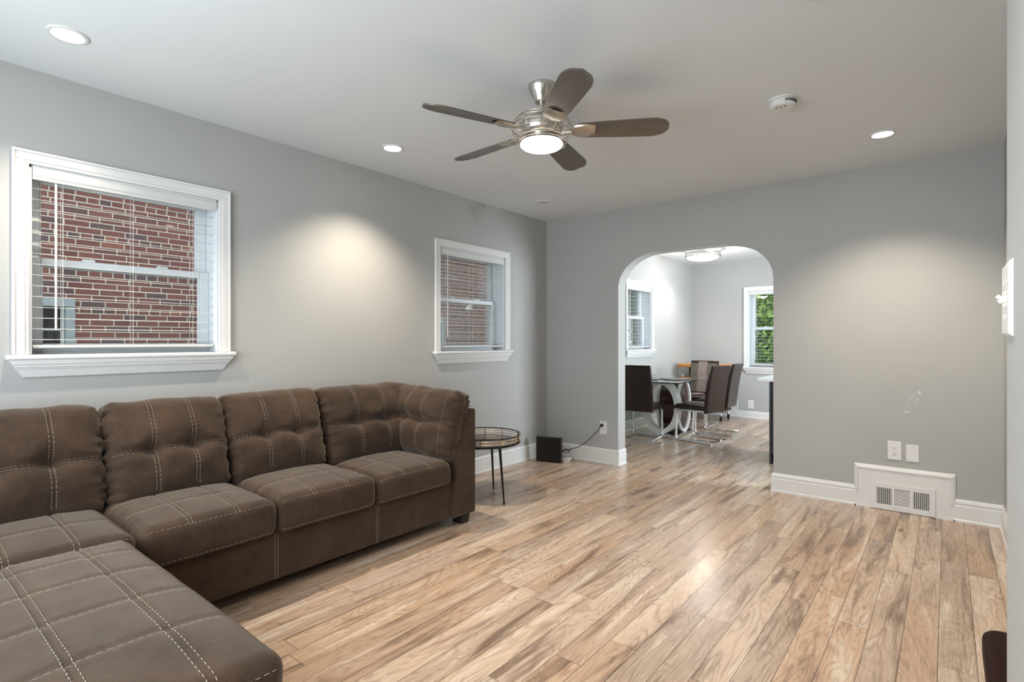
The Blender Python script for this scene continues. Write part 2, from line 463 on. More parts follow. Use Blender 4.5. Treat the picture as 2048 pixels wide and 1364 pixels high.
# drop the inner partitions left between the strips above the arch
kill = [f for f in bmx.faces if abs(f.normal.x) > .999 and any(abs(f.calc_center_median().x-p[0]) < 1e-4 for p in ap[2:-2]) and f.calc_center_median().z > AZ]
bmesh.ops.delete(bmx, geom=kill, context='FACES'); bmx.to_mesh(wb.data); bmx.free()
struct(wb, 'grey wall pierced by a rounded arch to the dining room', 'wall')
m = MB().box(-.22, 4.4, YF-.1, YB+.2, -.08, 0)
struct(m.build('floor', 'floor'), 'glossy wood plank floor running from the living room into the dining room', 'floor')
m = MB().box(-.22, 4.4, YF-.1, YB+.2, H, H+.1)
struct(m.build('ceiling', 'ceiling'), 'smooth white ceiling with downlights', 'ceiling')

# baseboards: profile (out, up)
BP = [(0, 0), (.020, 0), (.020, .012), (.014, .018), (.014, .104), (.011, .108), (.011, .118), (.014, .122), (.012, .134), (.006, .146), (0, .147)]
def base_run(m, pts, prof=BP, sc=1.0):
    """sweep a profile along floor points; the wall is on the right-hand side of travel"""
    P = [Vector((p[0], p[1], 0)) for p in pts]; secs = []
    for i, p in enumerate(P):
        d0 = (P[i]-P[i-1]).normalized() if i > 0 else None
        d1 = (P[i+1]-P[i]).normalized() if i < len(P)-1 else None
        n0 = Vector((-d0.y, d0.x, 0)) if d0 else None
        n1 = Vector((-d1.y, d1.x, 0)) if d1 else None
        if n0 and n1:
            n = (n0+n1); n = n/ max(.2, n.dot(n0))
        else: n = n0 or n1
        secs.append([p+n*a*sc+Vector((0, 0, b*sc)) for a, b in prof])
    m.loft(secs)
m = MB(); base_run(m, [(0, 0), (0, -4.6)][::-1] if False else [(0, 0), (0, YF)])
# travelling towards -y the wall x=0 lies on the right
struct(m.build('baseboard_left', 'trim'), 'white moulded baseboard along the window wall', 'baseboard')
m = MB(); base_run(m, [(AX0, TH), (AX0, 0), (0, 0)])
struct(m.build('baseboard_back', 'trim'), 'white baseboard between the corner and the arch, turning into the arch', 'baseboard')
# right part steps up over the floor register
m = MB()
base_run(m, [(2.757, 0), (AX1, 0), (AX1, TH)]); base_run(m, [(XR, -3.2), (XR, 0), (3.305, 0)])
cap = [(0, -.043), (.0145, -.043), (.0145, -.029), (.020, -.025), (.017, -.013), (.009, -.001), (0, 0)]
def cap_run(m, pts):
    """stepped cap moulding on the wall y=0: pts are (x,z) of its outer edge"""
    P = [Vector((p[0], 0, p[1])) for p in pts]; secs = []
    nn = lambda d: Vector((-d.z, 0, d.x))
    for i, p in enumerate(P):
        n0 = nn((P[i]-P[i-1]).normalized()) if i > 0 else None
        n1 = nn((P[i+1]-P[i]).normalized()) if i < len(P)-1 else None
        if n0 and n1: n = n0+n1; n = n/n.dot(n0)
        else: n = n0 or n1
        secs.append([p+n*b+Vector((0, -a, 0)) for a, b in cap])
    m.loft(secs)
cap_run(m, [(2.745, .108), (2.745, .306), (3.317, .306), (3.317, .108)])
m.box(2.752, 3.310, -.0135, 0, .001, .27); m.box(2.75, 2.846, -.02, 0, 0, .012); m.box(3.212, 3.31, -.02, 0, 0, .012)
struct(m.build('baseboard_right', 'trim'), 'white baseboard right of the arch, stepped up around the floor register', 'baseboard')
m = MB()
base_run(m, [(0, YB), (0, TH), (AX0, TH)], sc=.95); base_run(m, [(.30, YB), (0, YB)], sc=.7); base_run(m, [(4.3, YB), (.715, YB)], sc=.7)
m.box(.30, .718, YB-.012, YB, .13, .27); m.box(.59, .718, YB-.012, YB, 0, .13); m.box(.29, .365, YB-.012, YB, 0, .13)
m.box(.295, .724, YB-.018, YB, .262, .274); m.box(.710, .724, YB-.018, YB, .1, .27)
struct(m.build('baseboard_dining', 'trim'), 'white baseboard round the dining room, raised over the dining room register', 'baseboard')

# ---------------------------------------------------------------- windows
def window(nm, xf, win, label, dep=.10, cw=.06, blind=None, sillh=.105, tilt=5):
    u0, u1, v0, v1 = win
    loc = Vector(xf(((u0+u1)/2, v0, 0)))
    root = thing(nm, loc, label, 'window', kind='structure')
    c = MB(xf)          # moulded casing
    def casing_leg(a, b, vert):
        for (i, o_, t) in ((0, .016, .016), (.014, .05, .020), (.048, 1.0, .026)):
            if vert:
                s = 1 if b > a else -1; x0 = a+s*i*1; x1 = a+s*min(o_, abs(b-a))
                c.box(x0, x1, v0, v1+i, 0, t)
            else:
                c.box(u0-min(o_, cw), u1+min(o_, cw), v1+i, v1+min(o_, cw), 0, t)
    casing_leg(u0, u0-cw, True); casing_leg(u1, u1+cw, True); casing_leg(0, 0, False)
    c.build('casing', 'trim', root, bevel=.003)
    s = MB(xf)
    s.box(u0-cw-.022, u1+cw+.022, v0-.024, v0, 0, .052)
    s.box(u0, u1, v0-.024, v0, -dep, .01)
    s.build('sill', 'trim', root, bevel=.008, seg=3)
    a = MB(xf)
    zt = v0-.024
    lay = [(zt, zt-.022, .044, .040, .0), (zt-.022, zt-.034, .034, .034, .012), (zt-.034, zt-.044, .030, .026, .018), (zt-.044, zt-sillh+.024, .024, .012, .022)]
    L0, L1 = u0-cw-.012, u1+cw+.012
    full = zt-(zt-sillh+.024)
    def ins(z): return (zt-z)/(sillh-.024)*.05
    for (za, zb, ta, tb, _) in lay:
        vs_ = []
        for z, t_ in ((za, ta), (zb, tb)):
            e = ins(z)
            vs_ += [(L0+e, z, 0), (L1-e, z, 0), (L1-e, z, t_), (L0+e, z, t_)]
        a.add(vs_, [(3, 2, 1, 0), (4, 5, 6, 7), (0, 1, 5, 4), (1, 2, 6, 5), (2, 3, 7, 6), (3, 0, 4, 7)])
    a.build('apron', 'trim', root, bevel=.002)
    j = MB(xf)
    j.box(u0-.001, u0+.012, v0, v1, -.20, 0); j.box(u1-.012, u1+.001, v0, v1, -.20, 0); j.box(u0, u1, v1-.012, v1+.001, -.20, 0); j.box(u0, u1, v0-.03, v0+.008, -.20, -dep+.005)
    j.build('jamb', 'vinyl', root, bevel=.002)
    mid = (v0+v1)/2+.005
    for nm2, z0, z1, w0, w1 in (('lower_sash', v0+.008, mid+.02, -dep-.035, -dep), ('upper_sash', mid-.02, v1-.012, -dep-.075, -dep-.04)):
        f = MB(xf); st = .048
        a0, a1 = u0+.012, u1-.012
        f.box(a0, a0+st, z0, z1, w0, w1); f.box(a1-st, a1, z0, z1, w0, w1)
        f.box(a0+st, a1-st, z0, z0+.042, w0, w1); f.box(a0+st, a1-st, z1-.036, z1, w0, w1)
        f.box(a0+st, a0+st+.008, z0+.042, z1-.036, w0+.008, w1-.004); f.box(a1-st-.008, a1-st, z0+.042, z1-.036, w0+.008, w1-.004)
        fo = f.build(nm2, 'vinyl', root, bevel=.004)
        g = MB(xf); g.box(a0+st, a1-st, z0+.042, z1-.036, (w0+w1)/2-.002, (w0+w1)/2+.002)
        g.build('glass_pane', 'glass', fo)
        if nm2 == 'lower_sash':
            for uu in (u0+.3*(u1-u0), u0+.7*(u1-u0)):
                k = MB(xf).box(uu-.025, uu+.025, z1, z1+.012, w0+.004, w1-.004); k.build('sash_lock', 'vinyl', fo, bevel=.003)
    if blind:
        br = thing('window_blind', Vector(xf(((u0+u1)/2, v1, 0))), blind, 'blind', group='horizontal blinds in the windows')
        b0, b1 = u0+.016, u1-.016
        v = MB(xf)
        prof = [(-.012, v1-.006), (.004, v1-.006), (.006, v1-.014), (.010, v1-.022), (.010, v1-.046), (.004, v1-.056), (.004, v1-.066), (-.012, v1-.066)]
        v.loft([[(b0-.003, z, w_) for w_, z in prof], [(b1+.003, z, w_) for w_, z in prof]])
        v.box(b0, b1, v1-.055, v1-.008, -.07, -.014)
        v.build('valance', 'blind', br, bevel=.002)
        zb = v0+.028
        s = MB(xf); pitch = .0505; z = v1-.10
        tl = math.radians(tilt)
        while z > zb+.03:
            hw = .0155
            dz = hw*math.sin(tl); dw = hw*math.cos(tl); th = .0013
            sec = []
            for k in range(5):
                q = -1+k/2
                sec.append((-.042+dw*q, z-dz*q+.0012*(1-q*q)))
            top = [(w_, zz+th) for w_, zz in sec]; pr = sec+top[::-1]
            s.loft([[(b0, zz, w_) for w_, zz in pr], [(b1, zz, w_) for w_, zz in pr]])
            z -= pitch
        s.build('slats', 'blind', br)
        r = MB(xf); r.box(b0, b1, zb, zb+.016, -.066, -.018); r.build('bottom_rail', 'blind', br, bevel=.004)
        for q in (.14, .5, .86):
            uu = b0+q*(b1-b0); cd = MB(xf)
            for w_ in (-.0655, -.0185): cd.tube([(uu, v1-.06, w_), (uu, zb+.01, w_)], .0009, 5)
            cd.build('ladder_cord', 'cord', br)
        wd = MB(xf); uu = b0+.083
        wd.tube([(uu, v1-.062, -.008), (uu, v0+.115, -.008)], .005, 8); wd.tube([(uu, v1-.05, -.012), (uu, v1-.066, -.008)], .003, 6)
        wd.build('tilt_wand', 'blind', br, smooth=True)
    return root
window('window_1', LX, WIN['one'], 'large white framed sash window above the sofa', blind='white slatted blind in the large window above the sofa')
window('window_2', LX, WIN['two'], 'smaller white framed sash window between the sofa and the far corner', blind='white slatted blind in the smaller window near the far corner')
window('window_3', LX, WIN['three'], 'white framed window on the dining room side wall, left in the arch', blind='white slatted blind in the dining window at the left of the arch', tilt=1)
window('window_4', FX, WIN['far'], 'white framed window on the dining room end wall, with greenery outside', blind='white slatted blind in the end wall window with bright greenery behind', tilt=2)
fr = MB(FRX); u0, u1, v0, v1 = WIN['front']  # frame for the added front opening, never in view
for a in ((u0, u1, v0, v0+.06), (u0, u1, v1-.06, v1), (u0, u0+.06, v0, v1), (u1-.06, u1, v0, v1), (1.72, 1.78, v0, v1)): fr.box(a[0], a[1], a[2], a[3], -.06, .01)
struct(fr.build('added_front_window', 'trim'), 'added picture window for fill light, unseen in the front wall behind the viewer', 'window')

# ---------------------------------------------------------------- outdoors
g = MB().box(-14, 14, -14, 30, -.6, -.5)
struct(g.build('ground', 'lawn'), 'grass outside the windows', 'ground')
nh = thing('neighbouring_house', (-6, -2, -.5), 'red brick neighbouring house outside the living room windows', 'house')
XN = -4.1
NX = lambda p: (XN+p[2], p[0], p[1])
nholes = [(-3.93, -3.085, .75, 1.648), (1.55, 2.44, .75, 1.62)]
m = MB(NX); wall_grid(m, -9, 4.6, -.5, 5.2, [(a+.07, b-.07, c+.06, d-.07) for a, b, c, d in nholes], -.3, 0)
m.box(-9, -8.7, -.5, 5.2, -4, -.3); m.box(4.3, 4.6, -.5, 5.2, -4, -.3)
m.build('brick_wall', 'brick', nh)
m = MB().prism([(XN+.35, 5.1), (-8.4, 5.1), (-6.2, 7.0)], 1, -9.3, 4.9); m.build('roof', 'slot', nh)
for (a, b, c, d) in nholes:
    f = MB(NX)
    f.box(a, a+.08, c, d-.07, -.05, .012); f.box(b-.08, b, c, d-.07, -.05, .012); f.box(a, b, d-.09, d, -.05, .02); f.box(a-.03, b+.03, c-.05, c+.06, -.1, .05)
    f.box(b-.115, b-.08, c, d-.09, -.06, -.02); f.box(a+.08, a+.115, c, d-.09, -.06, -.02); f.box(a+.08, b-.08, (c+d)/2+.10, (c+d)/2+.125, -.06, -.02)
    fo = f.build('window_frame', 'oldframe', nh, bevel=.004)
    gl = MB(NX).box(a+.10, b-.10, c+.06, d-.09, -.05, -.045); gl.build('pane', 'black', fo)
def tree(name, c, R, n, mat, label, trunk_h, seed, size=.075):
    rnd = random.Random(seed)
    root = thing(name, (c[0], c[1], -.5), label, 'tree', group='trees outside the dining room')
    m = MB()
    cl = [(Vector((rnd.gauss(0, .45), rnd.gauss(0, .45), rnd.gauss(0, .5))), rnd.uniform(.35, .6)) for _ in range(26)]
    for i in range(n):
        q, rr = cl[rnd.randrange(len(cl))]
        d = Vector((rnd.gauss(0, 1), rnd.gauss(0, 1), rnd.gauss(0, 1))).normalized()
        p = q+d*rr*rnd.uniform(.7, 1.05)
        p = Vector((c[0]+p.x*R[0], c[1]+p.y*R[1], max(-.45, c[2]+p.z*R[2])))
        e1 = Vector((rnd.gauss(0, 1), rnd.gauss(0, 1), rnd.gauss(0, 1))).normalized(); e2 = e1.cross(d+Vector((.01, .02, .03))).normalized()
        s = size*rnd.uniform(.6, 1.3)
        m.add([p-e1*s, p+e2*s*.45, p+e1*s, p-e2*s*.45], [(0, 1, 2, 3)])
    m.build('foliage', mat, root)
    t = MB(); t.tube([(c[0], c[1], -.5), (c[0]+.05, c[1], c[2]*.5), (c[0]-.05, c[1]+.05, c[2]+R[2]*.4)], .11, 8, r_end=.04)
    for k in range(5):
        a = rnd.uniform(0, 6.28)
        t.tube([(c[0], c[1], c[2]*.5+.2*k), (c[0]+math.cos(a)*R[0]*.4, c[1]+math.sin(a)*R[1]*.4, c[2]+.3*k), (c[0]+math.cos(a)*R[0]*.7, c[1]+math.sin(a)*R[1]*.7, c[2]+.6+.25*k)], .04, 6, r_end=.012)
    t.build('trunk', 'bark', root, smooth=True)
tree('leafy_tree', (-.1, 9.0, 2.0), (.95, 1.0, 1.7), 11000, 'leaf', 'bright green leafy tree outside the dining end window', 2, 3)
tree('leafy_shrub', (.1, 6.1, .3), (.9, .42, .6), 4500, 'leafdark', 'dark green shrub low outside the dining end window', 1, 5, .06)
tree('evergreen_tree', (-3.9, 10.4, 1.8), (.95, 1.4, 2.2), 9000, 'leafdark', 'dark green tree outside the dining side window', 2, 9)
tree('evergreen_tree', (-7.6, 16.0, 2.6), (2.0, 2.0, 3.0), 6000, 'leafdark', 'dark green tree standing farthest away beyond the brick house', 2, 11, .13)

# ---------------------------------------------------------------- ceiling lights
def downlight(x, y, label, lit=True, power=74.0, col=WARM, tilt=0.0, spot=114):
    r = thing('recessed_downlight', (x, y, H), label, 'ceiling light', group='recessed ceiling downlights')
    m = MB().lathe([(.070, 0), (.070, -.004), (.064, -.007), (.056, -.006), (.052, 0), (.052, .0)], (x, y, H), 40)
    m.build('trim_ring', 'plastic', r, smooth=True)
    l = MB().lathe([(0, -.0015), (.051, -.0015), (.051, -.004), (0, -.0045)], (x, y, H), 32)
    l.build('lens', 'led' if lit else 'offlens', r, smooth=True)
    if lit:
        lamp('downlight_beam', 'SPOT', (x, y, H-.02), power, col, r, .018, spot, .85)
    return r
downlight(.482, -4.05, 'lit downlight above the large window at the top left', power=52.0)
downlight(.480, -2.396, 'lit downlight over the sofa, between the two living room windows')
downlight(.452, -.678, 'unlit downlight in the far left ceiling corner', lit=False)
downlight(2.968, -.673, 'lit downlight near the right end of the arch wall')
downlight(2.930, -2.435, 'lit downlight at the top edge of the view, right of the ceiling fan', power=46)
downlight(2.930, -4.05, 'added lit downlight in the ceiling right above the viewer, out of view', power=34)  # extra unseen downlight, added to brighten the near wall and floor
downlight(.48, 3.15, 'lit downlight in the dining room behind the round ceiling fixture', power=32, col=NEUT)

sd = thing('smoke_detector', (2.608, -1.555, H), 'round white smoke detector on the ceiling right of the fan', 'smoke detector')
c = (2.608, -1.555, H)
MB().lathe([(0, 0), (.070, 0), (.070, -.007), (.066, -.009), (0, -.009)], c).build('base_plate', 'plastic', sd, smooth=True)
MB().lathe([(0, -.009), (.060, -.009), (.063, -.014), (.062, -.034), (.054, -.042), (0, -.044)], c).build('cover', 'plastic', sd, smooth=True)
for a, rr in ((4.0, .035), (4.5, .022), (5.3, .032)):
    m = MB().lathe([(0, -.0425), (.0035, -.0425), (.0035, -.0455), (0, -.0455)], (c[0]+rr*math.cos(a), c[1]+rr*math.sin(a), H), 10); m.build('indicator_hole', 'dark', sd)
m = MB()
for k in range(9):
    a = -1.1+k*.16
    p = Vector((c[0]+.0625*math.cos(a), c[1]+.0625*math.sin(a), H-.028)); m.tube([p, p+Vector((0, 0, .012))], .003, 5)
m.build('vent_slots', 'dark', sd)

# ---------------------------------------------------------------- ceiling fan
fx, fy = 1.732, -2.478
fan = thing('ceiling_fan', (fx, fy, H), 'brushed metal five-blade ceiling fan with a lit bowl, centre of the ceiling', 'ceiling fan')
C3 = (fx, fy, 0)
MB().lathe([(0, H), (.066, H), (.068, H-.006), (.064, H-.022), (.050, H-.055), (.034, H-.076), (.033, H-.086), (.0, H-.086)], C3, 48).build('canopy', 'nickel', fan, smooth=True)
MB().lathe([(.012, H-.08), (.012, 2.325), (.022, 2.322), (.023, 2.285), (.026, 2.280), (.026, 2.27), (0, 2.27)], C3, 32).build('downrod', 'nickel', fan, smooth=True)
MB().lathe([(0, 2.292), (.05, 2.290), (.058, 2.284), (.066, 2.270), (.068, 2.262), (.100, 2.258), (.104, 2.250), (.104, 2.225), (.098, 2.205), (.085, 2.195), (.085, 2.190), (.0, 2.190)], C3, 56).build('motor_housing', 'nickel', fan, smooth=True)
m = MB()
ringz = [(2.293, .080), (2.278, .118), (2.258, .138), (2.232, .147), (2.208, .140)]
for z, r in ringz: m.torus((fx, fy, z), r, .0020, 56, 6)
for k in range(12):
    a = 2*PI*k/12+.1
    m.tube([(fx+r*math.cos(a), fy+r*math.sin(a), z) for z, r in [(2.294, .055)]+ringz+[(2.192, .11)]], .0016, 5)
m.build('wire_cage', 'bracket', fan, smooth=True)
m = MB()
for z, r in ((2.172, .128), (2.166, .109)): m.torus((fx, fy, z), r, .0020, 56, 6)
for k in range(6):
    a = 2*PI*k/6+.3
    m.tube([(fx+.085*math.cos(a), fy+.085*math.sin(a), 2.186), (fx+.128*math.cos(a), fy+.128*math.sin(a), 2.172)], .0016, 5)
m.build('light_ring', 'bracket', fan, smooth=True)
MB().lathe([(0, 2.192), (.06, 2.192), (.06, 2.178), (.088, 2.169), (.098, 2.160), (0, 2.160)], C3, 48).build('light_fitter', 'nickel', fan, smooth=True)
MB().lathe([(0, 2.160), (.099, 2.160), (.104, 2.153), (.103, 2.145), (.092, 2.136), (.065, 2.128), (.03, 2.125), (0, 2.1245)], C3, 56).build('light_bowl', 'bulb', fan, smooth=True)
def blade_pts():
    # outline: (r along the blade, half width)
    out = [(.175, .050), (.20, .055), (.30, .061), (.42, .066), (.52, .069)]
    for k in range(1, 9):
        a = k/8*PI/2
        out.append((.52+.088*math.sin(a), .069*math.cos(a)**.8 if k < 8 else 0.0))
    return out
for k in range(5):
    ang = math.radians(-39.3+72*k)
    pit = math.radians(-13)
    d = Vector((math.cos(ang), math.sin(ang), 0)); t0 = Vector((-d.y, d.x, 0))
    tv = (t0*math.cos(pit)+Vector((0, 0, 1))*math.sin(pit)); nv = d.cross(tv)
    base = Vector((fx, fy, 2.213))
    def BQ(r, s, h): return base+d*r+tv*s+nv*h
    op = blade_pts()
    secs = []
    for r, hw in op:
        hw = max(hw, .0008)
        row = []
        for q in range(7):
            s = -1+2*q/6
            row.append((s*hw, -.010*(1-s*s)*-1*.5))
        secs.append([BQ(r, s, h+.003) for s, h in row]+[BQ(r, s, h-.003) for s, h in row[::-1]])
    m = MB().loft(secs)
    bo = m.build('blade', 'blade', fan, smooth=True)
    m = MB(); secs = []
    for i in range(11):
        q = i/10; r = .135+.125*q
        hw = .050*math.sqrt(max(0, 1-((q-.55)/.55)**2)) if q < .55 else .050*math.sqrt(max(0.0, 1-((q-.55)/.62)**2))
        hw = max(hw, .008)
        drop = -.006-.010*math.sin(PI*min(1, q*1.1))
        secs.append([BQ(r, -hw, -.001), BQ(r, 0, drop*.4-.004), BQ(r, hw, -.001), BQ(r, hw*.9, drop*.6), BQ(r, 0, drop), BQ(r, -hw*.9, drop*.6)])
    m.loft(secs)
    m.tube([BQ(.08, 0, -.004), BQ(.145, 0, -.007)], .011, 8)
    m.build('blade_holder', 'bracket', bo, smooth=True)
lamp('fan_light_glow', 'SPOT', (fx, fy, 2.105), 12, NEUT, fan, .09, 165, .8)

# ---------------------------------------------------------------- dining room ceiling fixture and pendant
dx_, dy_ = .66, 2.77
fl = thing('flush_mount_light', (dx_, dy_, H), 'round lit flush-mount ceiling light with metal bands, seen through the arch', 'ceiling light')
c = (dx_, dy_, 0)
MB().lathe([(0, 2.443), (.055, 2.443), (.06, 2.43), (.012, 2.425), (.012, 2.405), (0, 2.405)], c).build('canopy', 'nickel', fl, smooth=True)
m = MB().lathe([(.212, 2.404), (.236, 2.404), (.236, 2.374), (.230, 2.374), (.230, 2.398), (.212, 2.398)], c, 64, True); m.build('upper_band', 'nickel', fl, smooth=True)
m = MB().lathe([(.222, 2.352), (.236, 2.352), (.236, 2.342), (.222, 2.342)], c, 64, True)
for k in range(6):
    a = k*PI/3+.2
    m.tube([(dx_+.232*math.cos(a), dy_+.232*math.sin(a), 2.345), (dx_+.232*math.cos(a), dy_+.232*math.sin(a), 2.384)], .008, 8)
m.build('lower_band', 'nickel', fl, smooth=True)
MB().lathe([(0, 2.362), (.200, 2.360), (.212, 2.348), (.202, 2.328), (.15, 2.308), (.08, 2.298), (0, 2.295)], c, 56).build('opal_dish', 'flush', fl, smooth=True)
lamp('flush_light_glow', 'POINT', (dx_, dy_, 2.06), 12, NEUT, fl, .10)
pn = thing('pendant_lamp', (2.05, 1.35, H), 'white glass pendant lamp peeping from behind the right side of the arch', 'pendant lamp')
c = (2.05, 1.35, 0)
MB().lathe([(0, H), (.05, H), (.048, H-.02), (0, H-.022)], c).build('canopy', 'nickel', pn, smooth=True)
MB().tube([(2.05, 1.35, H-.02), (2.05, 1.35, 1.85)], .004, 6).build('cord', 'black', pn)
MB().lathe([(.02, 1.86), (.035, 1.85), (.06, 1.80), (.11, 1.73), (.155, 1.665), (.157, 1.66), (.148, 1.662), (.10, 1.73), (.05, 1.80), (.02, 1.84)], c, 40).build('shade', 'whitelac', pn, smooth=True)

# ---------------------------------------------------------------- sofa
def cushion(name, parent, half, r, xf, front, stitches=(), res=.0125, wr=.0, seed=0, all_bulge=0.0, mat='sofa', seam_pts=(), tex=1.0):
    """rounded box with a displaced front face; local (u,v,w) with w the front"""
    a, b, c = half
    nu, nv, nw = [max(6, int(2*h/res)) for h in half]
    def F(p):
        q = Vector((max(-a+r, min(a-r, p[0])), max(-b+r, min(b-r, p[1])), max(-c+r, min(c-r, p[2]))))
        d = Vector(p)-q
        n = d.normalized() if d.length > 1e-9 else Vector((0, 0, 1))
        o_ = q+n*r
        U, V, Wt = o_.x/a, o_.y/b, max(0.0, min(1.0, (o_.z/c)))
        o_.x += all_bulge*(1-V*V)*(1-(o_.z/c)**2)*(1 if o_.x > 0 else -1)*abs(U)**3
        o_.y += all_bulge*(1-U*U)*(1-(o_.z/c)**2)*(1 if o_.y > 0 else -1)*abs(V)**3
        o_.z += front(U, V)*Wt**2
        if wr:
            e = max(0.0, (abs(U)-.72)/.28)
            o_ += n*wr*e*noise.noise(Vector((o_.x*6+seed*9, o_.y*55, o_.z*14)))
            o_ += n*wr*.5*noise.noise(Vector((o_.x*9+seed*5, o_.y*9, o_.z*9)))
        return o_
    idx = {}; vs_ = []; fs = []
    def vid(i, j, k):
        key = (i, j, k)
        if key not in idx:
            idx[key] = len(vs_); vs_.append(F((-a+2*a*i/nu, -b+2*b*j/nv, -c+2*c*k/nw)))
        return idx[key]
    for i in range(nu):
        for j in range(nv):
            for k in (0, nw): fs.append((vid(i, j, k), vid(i+1, j, k), vid(i+1, j+1, k), vid(i, j+1, k)))
    for i in range(nu):
        for k in range(nw):
            for j in (0, nv): fs.append((vid(i, j, k), vid(i+1, j, k), vid(i+1, j, k+1), vid(i, j, k+1)))
    for j in range(nv):
        for k in range(nw):
            for i in (0, nu): fs.append((vid(i, j, k), vid(i, j+1, k), vid(i, j+1, k+1), vid(i, j, k+1)))
    m = MB(xf); m.add(vs_, fs)
    o = m.build(name, mat, parent)
    for p in o.data.polygons: p.use_smooth = True
    if stitches:
        prev = None; s = MB(xf)
        for pts in stitches:
            if prev is not None and s.v and (Vector(pts[0])-prev).length > .03:
                s.build('stitching', 'thread', o); s = MB(xf)
            prev = Vector(pts[0])
            # pts: list of points on the undisplaced box surface
            P = []
            for p0, p1 in zip(pts, pts[1:]):
                p0, p1 = Vector(p0), Vector(p1); n = max(2, int((p1-p0).length/.004))
                for k in range(n): P.append(F(p0.lerp(p1, k/n)))
            P.append(F(pts[-1]))
            acc = 0; cur = [P[0]]; on = True
            for q0, q1 in zip(P, P[1:]):
                acc += (q1-q0).length; cur.append(q1)
                if acc > (.0085 if on else .0042):
                    if on and len(cur) > 1:
                        mid = (cur[0]+cur[-1])/2
                        qn = Vector((max(-a+r, min(a-r, mid.x)), max(-b+r, min(b-r, mid.y)), max(-c+r, min(c-r, mid.z))))
                        nn = (mid-qn); nn = nn.normalized() if nn.length > 1e-6 else Vector((0, 0, 1))
                        d = (cur[-1]-cur[0]).normalized(); sd_ = d.cross(nn)
                        if sd_.length > 1e-6:
                            sd_.normalize(); h = .0011
                            A, B = cur[0]+nn*.0007, cur[-1]+nn*.0007
                            s.add([A-sd_*h, A+sd_*h, A+nn*.0012, B-sd_*h, B+sd_*h, B+nn*.0012], [(0, 1, 2), (5, 4, 3), (0, 3, 4, 1), (1, 4, 5, 2), (2, 5, 3, 0)])
                    on = not on; cur = [q1]; acc = 0
        if s.v: s.build('stitching', 'thread', o)
    return o
def gauss(x, s): return math.exp(-(x/s)**2)

sofa = thing('sectional_sofa', (.45, -3.2, 0), 'brown microfibre sectional sofa with tufted back cushions and a chaise along the window wall', 'sofa')
YS = [-4.47, -3.917, -3.363, -2.811, -2.245]
# base
m = MB()
m.box(.04, .832, -4.50, -2.03, .07, .31)
m.build('base', 'sofa', sofa, bevel=.012, seg=3)
for y in (-3.352, -2.779):
    m = MB()
    for dy in (-.007, .007):
        z = .075
        while z < .29:
            m.box(.8315, .8335, y+dy-.0012, y+dy+.0012, z, z+.009); z += .0135
    m.build('base_stitching', 'thread', sofa)
m = MB().prism([(.03, .07), (.17, .07), (.19, .30), (.13, .80), (.05, .80)], 1, -4.50, -2.03); m.build('back_frame', 'sofa', sofa, bevel=.02, seg=3)
# arm at the right-hand end
m = MB().prism([(-2.225, .07), (-2.02, .07), (-2.02, .748), (-2.075, .748), (-2.19, .46)], 0, .05, .868)
m.build('arm', 'sofa', sofa, bevel=.014, seg=3)
for (x, y) in ((.79, -2.08), (.10, -2.08), (.79, -3.9), (.10, -4.42), (1.97, -4.02), (1.97, -4.44)):
    m = MB().prism([(-.045, 0), (.035, 0), (.05, .08), (-.05, .08)], 1, -.035, .035)
    m.v = [Vector((v.x+x, v.y+y, v.z)) for v in m.v]
    m.build('foot', 'foot', sofa, bevel=.004)
# seat cushions: u along +y reversed so that w is up; local u = y, v = -x
SC_R = .045
for i in range(4):
    y0, y1 = YS[i], YS[i+1]
    yc = (y0+y1)/2; x0, x1 = .20, .885; xc = (x0+x1)/2
    z0, z1 = .292, .462 if i != 3 else .448
    half = ((y1-y0)/2-.002, (x1-x0)/2, (z1-z0)/2)
    def xf(p, yc=yc, xc=xc, zc=(z0+z1)/2):
        return (xc-p[1], yc+p[0], zc+p[2])
    def front(U, V):
        f = .026*(1-abs(U)**2.6)*(1-abs(V)**2.6)
        for q in (-.34, .34): f -= .006*gauss(U-q, .03)
        for q in (-.28, .30): f -= .004*gauss(V-q, .03)
        f -= .010*max(0, (abs(U)-.85)/.15)
        return f
    a, b, c = half
    st = []
    for q in (-.34, .34):
        for d in (-.008, .008): st.append([(q*a+d, b*.6, c), (q*a+d, -b+.02, c), (q*a+d, -b, c-.02)])
    for q in (-.28, .30): st.append([(-a*.93, q*b, c), (a*.93, q*b, c)])
    st.append([(-a+.01, -b, c-.012), (a-.01, -b, c-.012)]); st.append([(-a+.01, -b, -c+.018), (a-.01, -b, -c+.018)])
    cushion('seat_cushion', sofa, half, SC_R, xf, front, st, wr=.004, seed=i, all_bulge=.006)
